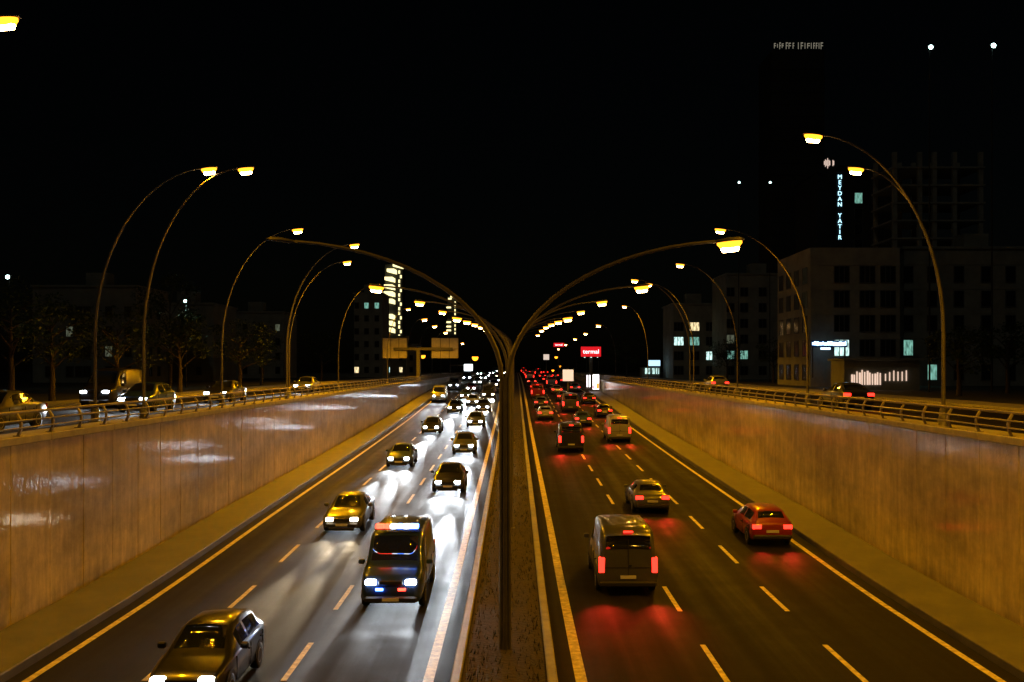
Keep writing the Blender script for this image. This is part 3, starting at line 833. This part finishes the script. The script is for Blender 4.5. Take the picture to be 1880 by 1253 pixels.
# vertical lettering and emblem on the tower
white_sign = glow('white_sign_glow', (.42, .80, 1.0), 2.6)
pink_sign = glow('pale_pink_sign_glow', (1.0, .74, .62), .9)
sg = thing('vertical_sign', 'vertical white illuminated lettering reading MEYDAN YATIR on the dark tower', 'sign', (PX(1541, D), D - .25, GROUND), 0)
MB().box((-.75, 0, PZ(441, D)-GROUND), (.75, .2, PZ(320, D)-GROUND)).build('backing_board', darkclad, sg)
letters = 'MEYDAN YATIR'; step = (PZ(326, D) - PZ(437, D)) / 11
for i, ch in enumerate(letters):
    if ch == ' ': continue
    inst('letter', text_mesh(ch, 1.25, .04, white_sign, 'letter'), sg, (0, -.08, PZ(326, D) - GROUND - step*i), (math.pi/2, 0, 0))
em = thing('emblem_sign', 'small pale pink emblem glowing above the vertical lettering', 'sign', (PX(1521, D), D - .25, PZ(300, D)), 0)
hts = [(-.95, .5), (-.72, .9), (-.48, .7), (-.25, 1.25), (0, .8), (.22, .6), (.85, .75), (1.05, .55)]
for x, h in hts:
    MB().box((x-.06, -.05, -h + .1), (x+.06, .02, h*.8)).build('stroke', pink_sign, em)
MB().box((-1.2, .02, -4.0), (1.3, .1, 1.2)).build('backing_board', darkclad, em)
# frame of a tall unfinished building behind
D = 172
fr = thing('unfinished_tower', 'faint concrete frame of a tall unfinished tower at the upper right', 'building', (PX(1720, D), D, GROUND), 0)
xs = [PX(q, D) - PX(1720, D) for q in (1642, 1688, 1715, 1752, 1800)]
for x in xs:
    for yy in (0, 9):
        MB().box((x-.35, yy-.35, 0), (x+.35, yy+.35, PZ(280, D)-GROUND)).build('column', conc, fr)
for k in range(1, 13):
    MB().box((xs[0]-.6, -.6, k*3.05), (xs[-1]+.6, 9.6, k*3.05+.3)).build('floor_slab', conc, fr)
# tall black tower with a faint rooftop sign
D = 270
bt = thing('high_rise', 'nearly black high-rise under the faint rooftop lettering at the upper right', 'building', (PX(1465, D), D, GROUND), 0)
MB().box((-7.2, 0, 0), (7.2, 14, PZ(93, D)-GROUND)).build('wall', darkclad, bt)
for k in range(1, 27):
    MB().box((-7.35, -.12, k*3.2), (7.35, -.003, k*3.2+.4)).build('spandrel', darkclad, bt)
dim_sign = glow('dim_sign_glow', (.60, .55, .42), .32)
rs = thing('rooftop_sign', 'faint rooftop sign of two illegible words high in the upper right sky', 'sign', (PX(1465, D), D - .3, PZ(85, D)), 0)
for x, h, w in [(-6.3,.7,.5),(-5.6,.5,.2),(-4.9,.9,.4),(-4.2,.6,.5),(-3.1,.9,.5),(-2.3,.8,.6),(-1.3,.8,.4),(.1,.9,.3),(1.0,.9,.6),(1.9,.8,.3),(2.8,.7,.7),(3.6,.8,.3),(4.3,.8,.4),(5.0,.8,.4),(5.7,.8,.3),(6.4,.9,.6)]:
    m = MB().box((x-w/2, 0, -h), (x-w/2+.16, .08, h))
    if w > .35: m.box((x-w/2+.163, 0, h*.7), (x+w/2, .08, h)).box((x-w/2+.163, 0, -.1), (x+w/2, .08, .12))
    m.build('letter', dim_sign, rs)
MB().box((-7, .09, -1.2), (7, .2, -1.05)).build('support_rail', darkclad, rs)

# left tower with lit balconies
D = 350
lt = thing('balcony_tower', 'slim dark tower with stacked lit balconies above the left sign gantry', 'building', (PX(722, D), D, GROUND), 0)
hh = PZ(486, D) - GROUND
MB().box((-2.9, 0, 0), (3.2, 9, hh)).build('wall', darkclad, lt)
rowsy = [(722, 739, 487), (711, 727, 497), (707, 724, 512), (706, 724, 526), (705.5, 724, 538.5), (705.5, 724, 552), (705.5, 724, 580), (705.5, 724, 592.5), (705.5, 724, 605)]
cx = PX(722, D)
for a, b, yc in rowsy:
    z0 = PZ(yc + 2.7, D) - GROUND; z1 = PZ(yc - 2.7, D) - GROUND; xa, xb = PX(a, D) - cx, PX(b - 3, D) - cx
    bo = MB().add([(xa, -1.5, z0), (xb, -1.5, z0), (xb+.9, -.1, z0-.9), (xb+.9, -.1, z1-.5), (xb, -1.5, z1), (xa, -1.5, z1), (xa, -.1, z0), (xa, -.1, z1)],
                  [(0,1,4,5), (1,2,3,4), (0,5,7,6), (5,4,3,7), (0,6,2,1)]).build('lit_balcony', lit_balc, lt)
for k in range(15):
    yc = 500 + k*8.4; x = PX(733 + (3 if k % 3 == 1 else 0), D) - cx
    MB().box((x-.28, -.3, PZ(yc+2.8, D)-GROUND), (x+.28, -.003, PZ(yc-2.8, D)-GROUND)).build('stair_window', lit_balc, lt)
D = 620
l2 = thing('balcony_tower', 'added small double of the lit balcony tower at its zoom ghost', 'building', (PX(830, D), D, GZ(D)), 0)  # repeat of the balcony tower, added where its zoom ghost falls
MB().box((-3, 0, 0), (3, 9, PZ(545, D)-GZ(D))).build('wall', darkclad, l2)
for a, b, yc in [(827, 836, 545), (823, 829, 549), (820, 828, 565), (820, 828, 592), (820, 828, 600), (820, 828, 607)]:
    MB().box((PX(a, D)-PX(830, D), -1.2, PZ(yc+1.4, D)-GZ(D)), (PX(b, D)-PX(830, D), -.003, PZ(yc-1.4, D)-GZ(D))).build('lit_balcony', lit_balc, l2)
for k in range(9):
    yc = 556 + k*7; MB().box((PX(834.5, D)-PX(830, D), -.5, PZ(yc+2, D)-GZ(D)), (PX(836.5, D)-PX(830, D), -.003, PZ(yc-2, D)-GZ(D))).build('stair_window', lit_balc, l2)

# left blocks
D = 150
building('apartment_building', 'dark block with a few tiny lit windows at the far left', PX(60, D), PX(250, D), D, 14, PZ(528, D), facade2,
         [PX(q, D) for q in (90, 128, 145, 160, 200, 235)], 3.0, 1.0, 1.5, {(2, 4): 'w', (3, 4): 'd', (1, 2): 'd', (4, 1): 'd'}, panes=1, side='right')
D = 170
building('apartment_building', 'dark block with one bright window below the green tree light on the left', PX(262, D), PX(392, D), D, 14, PZ(560, D), facade2,
         [PX(q, D) for q in (285, 335, 365)], 3.0, .9, 1.3, {(1, 4): 'w'}, panes=1)
D = 240
building('apartment_building', 'narrow dark block with two teal windows left of the lit balcony tower', PX(650, D), PX(702, D), D, 13, PZ(540, D), facade2,
         [PX(q, D) for q in (655, 673, 692)], 3.1, 1.0, 1.4, {(1, 5): 't', (2, 5): 't', (0, 0): 'w'}, panes=1)
D = 260
building('apartment_building', 'low dark block with small pale windows behind the sign gantry post', PX(706, D), PX(765, D), D, 13, PZ(634, D), facade2,
         [PX(q, D) for q in (713, 736, 755)], 3.1, .8, 1.3, {(0, 0): 'c', (1, 0): 'w'}, panes=1)
building('apartment_building', 'distant dark block between the two left tree rows', PX(400, 210), PX(520, 210), 210, 13, PZ(575, 210), facade2,
         [PX(q, 210) for q in (420, 450, 480, 510)], 3.0, .9, 1.4, {(3, 3): 'd'}, panes=1)

# ------------------------------------------------------------------ signs, gantry, kiosk
D = 157
ga = thing('sign_gantry', 'T-shaped sign gantry with two large panels seen from behind, left of the road', 'sign gantry', (PX(768, D), D, GROUND), 0)
zb = PZ(641, D) - GROUND
MB().bbox((-.3, -.3, -.05), (.3, .3, zb + .2), .03).build('post', steel, ga)
MB().bbox((-3.9, -.2, zb - .22), (5.4, .2, zb + .22), .02).build('beam', steel, ga)
panelm = mat('sign_back_sheet', (.62, .58, .48), .5, var=1.2, mottle=.25, bump=(3, .2, .03))
for a, b in ((702, 747), (792, 841)):
    xa, xb = PX(a, D) - PX(768, D), PX(b, D) - PX(768, D)
    n = 3
    for k in range(n):
        for (z0, z1) in ((PZ(658, D)-GROUND, zb-.02), (zb+.02, PZ(621, D)-GROUND)):
            u, v = lerp(xa, xb, k/n)+.03, lerp(xa, xb, (k+1)/n)-.03
            MB().bbox((u, .24, z0), (v, .30, z1), .01).build('sign_panel', panelm, ga)
    for k in range(4):
        u = lerp(xa, xb, (k+.0)/3); MB().box((u-.05, .205, PZ(658, D)-GROUND), (u+.05, .238, PZ(621, D)-GROUND)).build('bracket', steel, ga)

red_sign = glow('red_sign_glow', (.85, .012, .02), .85)
letter_w = glow('sign_letter_glow', (1.0, .85, .88), 2.2)
D = 185
bs = thing('pole_sign', 'red illuminated billboard on a grey pole with white lettering', 'sign', (PX(1085, D), D, GROUND), 0)
MB().bbox((-.32, .0, 0), (.32, .5, PZ(655, D)-GROUND), .05).build('pole', steel, bs)
zc = PZ(646, D) - GROUND
MB().bbox((-1.85, -.15, zc-.92), (1.85, .45, zc+.92), .04).build('sign_box', red_sign, bs)
inst('lettering', text_mesh('termal', 1.15, .03, letter_w), bs, (0, -.19, zc-.02), (math.pi/2, 0, 0))
for k in (-1, 0, 1):
    MB().bbox((k*1.2-.15, -.5, zc-1.12), (k*1.2+.15, -.2, zc-1.02), .02).build('floodlight', lit_cool, bs)
D = 420
b2 = thing('pole_sign', 'added tiny double of the red billboard at its zoom ghost', 'sign', (PX(1026, D), D, GZ(D)), 0)  # second red sign added as the billboard's zoom ghost
MB().bbox((-.3, 0, 0), (.3, .4, PZ(638, D)-GZ(D)), .04).build('pole', steel, b2)
MB().bbox((-2.2, -.1, PZ(637, D)-GZ(D)), (2.2, .4, PZ(630, D)-GZ(D)), .03).build('sign_box', red_sign, b2)
inst('lettering', text_mesh('termal', 1.2, .03, letter_w), b2, (0, -.14, PZ(633.5, D)-GZ(D)), (math.pi/2, 0, 0))

pale_board = glow('pale_board_glow', (1.0, .80, .66), .75)
D = 150
ws = thing('square_sign', 'square pale pink illuminated board beside the right road', 'sign', (PX(1046, D) + 6.5 - 6.5, D, GROUND), 0)
ws.location.x = PX(1043, D)
MB().bbox((-.09, .1, ROADZ(D)-GROUND), (.09, .25, PZ(702, D)-GROUND), .02).build('pole', steel, ws)
MB().bbox((-.8, -.05, PZ(700, D)-GROUND), (.8, .09, PZ(679, D)-GROUND), .02).build('board', pale_board, ws)
D = 300
w2 = thing('square_sign', 'added small double of the pink board at its zoom ghost', 'sign', (PX(1003, D), D, GROUND), 0)  # second board added at the zoom ghost of the pink one
MB().bbox((-.09, .1, 0), (.09, .25, PZ(660, D)-GROUND), .02).build('pole', steel, w2)
MB().bbox((-.85, -.05, PZ(661, D)-GROUND), (.85, .09, PZ(651, D)-GROUND), .02).build('board', pale_board, w2)
white_box = glow('white_board_glow', (.85, .95, 1.0), 2.4)
D = 230
w3 = thing('light_box_sign', 'bright white light box above the outer oncoming lane on the left', 'sign', (PX(858, D) - 3.4, D, GROUND), 0)
w3.location.x = -14.9
MB().bbox((-.12, -.1, -.05), (.12, .12, PZ(672, D)-GROUND), .02).build('pole', steel, w3)
MB().bbox((.0, -.12, PZ(672, D)-GROUND+.005), (4.6, -.0, PZ(672, D)-GROUND+.25), .02).build('arm', steel, w3)
MB().bbox((3.2, -.3, PZ(681, D)-GROUND), (5.2, -.13, PZ(669, D)-GROUND), .03).build('board', white_box, w3)

# filling station totem and columns under the red sign
tot_w = glow('totem_white_glow', (1.0, .94, .96), 2.6); tot_o = glow('totem_orange_glow', (1.0, .30, .03), 1.6); tot_p = glow('totem_pink_glow', (.9, .15, .35), .7)
D = 165
tt = thing('station_totem', 'bright white and orange price totem right of the red sign pole', 'sign', (PX(1094, D), D, GROUND - 1.3), 0)
zz = lambda y: PZ(y, D) - (GROUND - 1.3)
MB().bbox((-.55, -.15, zz(728)), (.55, .15, zz(716)), .03).build('plinth', steel, tt)
MB().bbox((-.52, -.14, zz(715.5)), (.52, .14, zz(688)), .03).build('light_panel', tot_w, tt)
MB().bbox((.10, -.17, zz(714)), (.50, -.143, zz(704)), .01).build('price_panel', tot_o, tt)
MB().bbox((-.5, -.17, zz(713)), (-.25, -.143, zz(709)), .01).build('price_panel', tot_p, tt)
D = 168
for i, px in enumerate((1078, 1082.5)):
    t2 = thing('lit_column', ['slim white lit column left of the red sign pole', 'second slim white lit column touching the red sign pole'][i], 'light column', (PX(px, D), D, GROUND-1.3), 0)
    MB().tube([(0, 0, .3), (0, 0, PZ(689, D)-GROUND+1.3)], .13 if i else .08, 10).build('light_tube', tot_w, t2)
    MB().bbox((-.2, -.2, 0), (.2, .2, .3), .02).build('base', steel, t2)

blue_sign = glow('blue_white_sign_glow', (.45, .72, 1.0), 4.0)
D = 118
ss = thing('shop_sign', 'blue white illuminated shop sign in front of the grey apartment block', 'sign', (PX(1523, D), D, PZ(632, D)), 0)
MB().box((-2.15, .02, -.38), (2.15, .25, .42)).build('sign_box', mat('sign_blue_box', (.02, .10, .30), .4), ss)
tm = [('light_bar', -2.1, -1.6), ('light_bar', -1.5, -.7), ('light_bar', -.62, -.05), ('light_bar', .05, 2.05)]
x = -2.05
while x < 2.0:
    w = .10 + R.random()*.26
    MB().box((x, -.02, -.22 + R.random()*.1), (x + w, .017, .16 + R.random()*.16)).build('letter', blue_sign, ss); x += w + .05
MB().box((-1.0, -.02, -.66), (.1, .2, -.42)).build('lower_plate', blue_sign, ss)
MB().box((-2.0, .25, -4.0), (-1.85, .4, -.3)).build('post', steel, ss)
MB().box((1.85, .25, -4.0), (2.0, .4, -.3)).build('post', steel, ss)
# pale lit shopfront behind the right railing
D = 100
sf = thing('shopfront', 'low pale lit shopfront with vertical blinds behind the right railing', 'kiosk', (PX(1592, D), D, GROUND), 0)
MB().box((-2.2, .3, 0), (5.4, 4.5, 3.0)).build('wall', facade2, sf)
blind = glow('blind_glow', (1.0, .70, .55), .9)
for k in range(12):
    x = -1.5 + k*.26; MB().box((x, .2, .55), (x+(.1 if k % 3 else .17), .297, 1.55 + .5*R.random())).build('blind', blind, sf)
for k in range(6):
    x = 1.9 + k*.42; MB().box((x, .2, .95), (x+.08, .297, 1.6 + .4*R.random())).build('blind', blind, sf)
MB().bbox((-2.5, -.5, 3.0), (5.7, 4.7, 3.2), .03).build('roof', facade2, sf)
D = 215
kk = thing('kiosk', 'small kiosk with a blue white roof sign beyond the right railing', 'kiosk', (PX(1196, D), D, GROUND), 0)
MB().box((-2.0, .3, 0), (1.9, 4, 2.3)).build('wall', facade2, kk)
MB().bbox((-.8, .0, PZ(685, D)-GROUND+1.5), (1.9, .29, PZ(672, D)-GROUND+1.2), .03).build('roof_sign', glow('kiosk_sign_glow', (.45, .70, .95), 1.6), kk)
for x, w in ((-1.3, .4), (-.6, .3), (.2, .5), (1.0, .25), (1.5, .2)):
    MB().box((x, .2, .9), (x+w, .297, 2.1)).build('lit_pane', lit_cool, kk)

mast_m = mat('black_painted_mast', (.02, .02, .02), .7, var=4, mottle=.3)
# flood masts (cool white lamps)
def mast(label, px, py, d, size=1.0, light=0):
    x, z, base = PX(px, d), PZ(py, d), GZ(d)
    o = thing('flood_mast', label, 'light mast', (x, d, base), 0, 'masts with cool white floodlights')
    MB().tube([(0, .3, 0), (0, .3, (z-base)*.5), (0, .3, z-base+.2)], [.09, .07, .05], 8).build('pole', mast_m, o)
    MB().bbox((-.28*size, .0, z-base-.10), (.28*size, .24, z-base+.24), .03).build('housing', darkst, o)
    MB().lathe([(.05, -.10), (.16*size, -.06), (.18*size, -.01), (.16*size, 0)], 14, 'y', (0, 0, z-base+.05)).build('floodlight', led_bulb, o)
    if light: add_light(o, (0, -.4, z-base-.1), light, (.6, 1, .85))
mast('left one of the two high cool white floodlights at the upper right', 1709, 88, 92, 1.1)
mast('right one of the two high cool white floodlights at the upper right', 1824, 85, 92, 1.2)
mast('added double of the left high floodlight at its lower zoom ghost', 1357, 336, 160, .9)  # this mast and the next are added zoom-ghost doubles of the high pair
mast('added double of the right high floodlight at its lower zoom ghost', 1414, 336, 160, .9)
mast('cool white lamp at the left picture edge', 14, 510, 90, 1.0)
mast('cool white lamp shining above the green tree on the left', 340, 554, 112, .9, 260)

# ------------------------------------------------------------------ trees
leaf_m = mat('leaf_green', (.045, .085, .022), .6, var=2.0, mottle=.45)
bark_m = mat('bark', (.07, .055, .04), .9, var=5, mottle=.4, bump=(20, .6, .03))
def tree(label, x, y, h, rad, n, seed, group='dark trees beside the side roads', base=None):
    r_ = random.Random(seed); base = GZ(y) if base is None else base
    o = thing('broadleaf_tree', label, 'tree', (x, y, base), 0, group)
    t = MB(); t.tube([(0, 0, 0), (.05, .02, h*.25), (-.05, .05, h*.5), (.03, 0, h*.78)], [.22, .17, .12, .05], 8)
    cl = []
    for k in range(11):
        a = k*2.4 + r_.random(); z0 = h*(.3 + .04*k); rr = rad*(.45 + .45*r_.random()); z1 = z0 + h*(.12 + .16*r_.random())
        p = Vector((rr*math.cos(a), rr*math.sin(a), min(z1, h*.95)))
        t.tube([(0, 0, z0), (p.x*.5, p.y*.5, lerp(z0, p.z, .6)), tuple(p)], [.07, .045, .02], 5)
        cl.append((p, rad*(.28 + .22*r_.random())))
    cl.append((Vector((0, 0, h*.93)), rad*.4))
    t.build('trunk', bark_m, o)
    c = MB()
    for k in range(n):
        p, q = cl[r_.randrange(len(cl))]
        v = Vector((r_.gauss(0, 1), r_.gauss(0, 1), r_.gauss(0, 1))).normalized() * q * (r_.random() ** .4)
        v.z *= .75; pt = p + v; s_ = .09 + .10*r_.random()
        a = Vector((r_.gauss(0, 1), r_.gauss(0, 1), r_.gauss(0, .6))).normalized(); b = a.cross(Vector((r_.random(), r_.random(), r_.random()+.2))).normalized()
        c.add([pt - a*s_, pt + b*s_*.5, pt + a*s_, pt - b*s_*.5], [(0, 1, 2, 3)])
    c.build('crown', leaf_m, o)
    return o
tl = [(312, 108, 12.4, 3.4, 'tree lit green by the cool white lamp on the left'), (20, 60, 7.5, 3.0, 'dark tree at the left picture edge behind the side road'),
      (95, 66, 7.0, 2.8, 'dark tree just left of the nearest outer left lamp post'), (215, 74, 6.6, 2.8, 'dark tree between the two big left lamp posts'),
      (330, 86, 6.6, 2.8, 'dark tree below the green lit tree'), (440, 98, 6.8, 3.0, 'dark tree just right of the third left lamp post'),
      (480, 128, 7.2, 3.2, 'dark tree behind the middle of the left railing'), (590, 170, 8.0, 3.4, 'dark tree left of the narrow block with teal windows'),
      (1420, 150, 6.5, 2.8, 'dark tree in front of the right block with two lit windows'), (1335, 170, 6.8, 3.0, 'dark tree right of the kiosk beyond the railing'),
      (1150, 230, 8.0, 3.6, 'distant dark tree right of the red billboard'), (1760, 80, 5.5, 2.4, 'dark tree right of the outer lamp posts at far right'),
      (1850, 88, 6.0, 2.6, 'dark tree at the right picture edge behind the railing')]
for i, (px, d, h, rad, lab) in enumerate(tl):
    tree(lab, PX(px, d), d, h, rad, 2600 if i == 0 else 1500, 40 + i)

print('objects', len(bpy.data.objects))
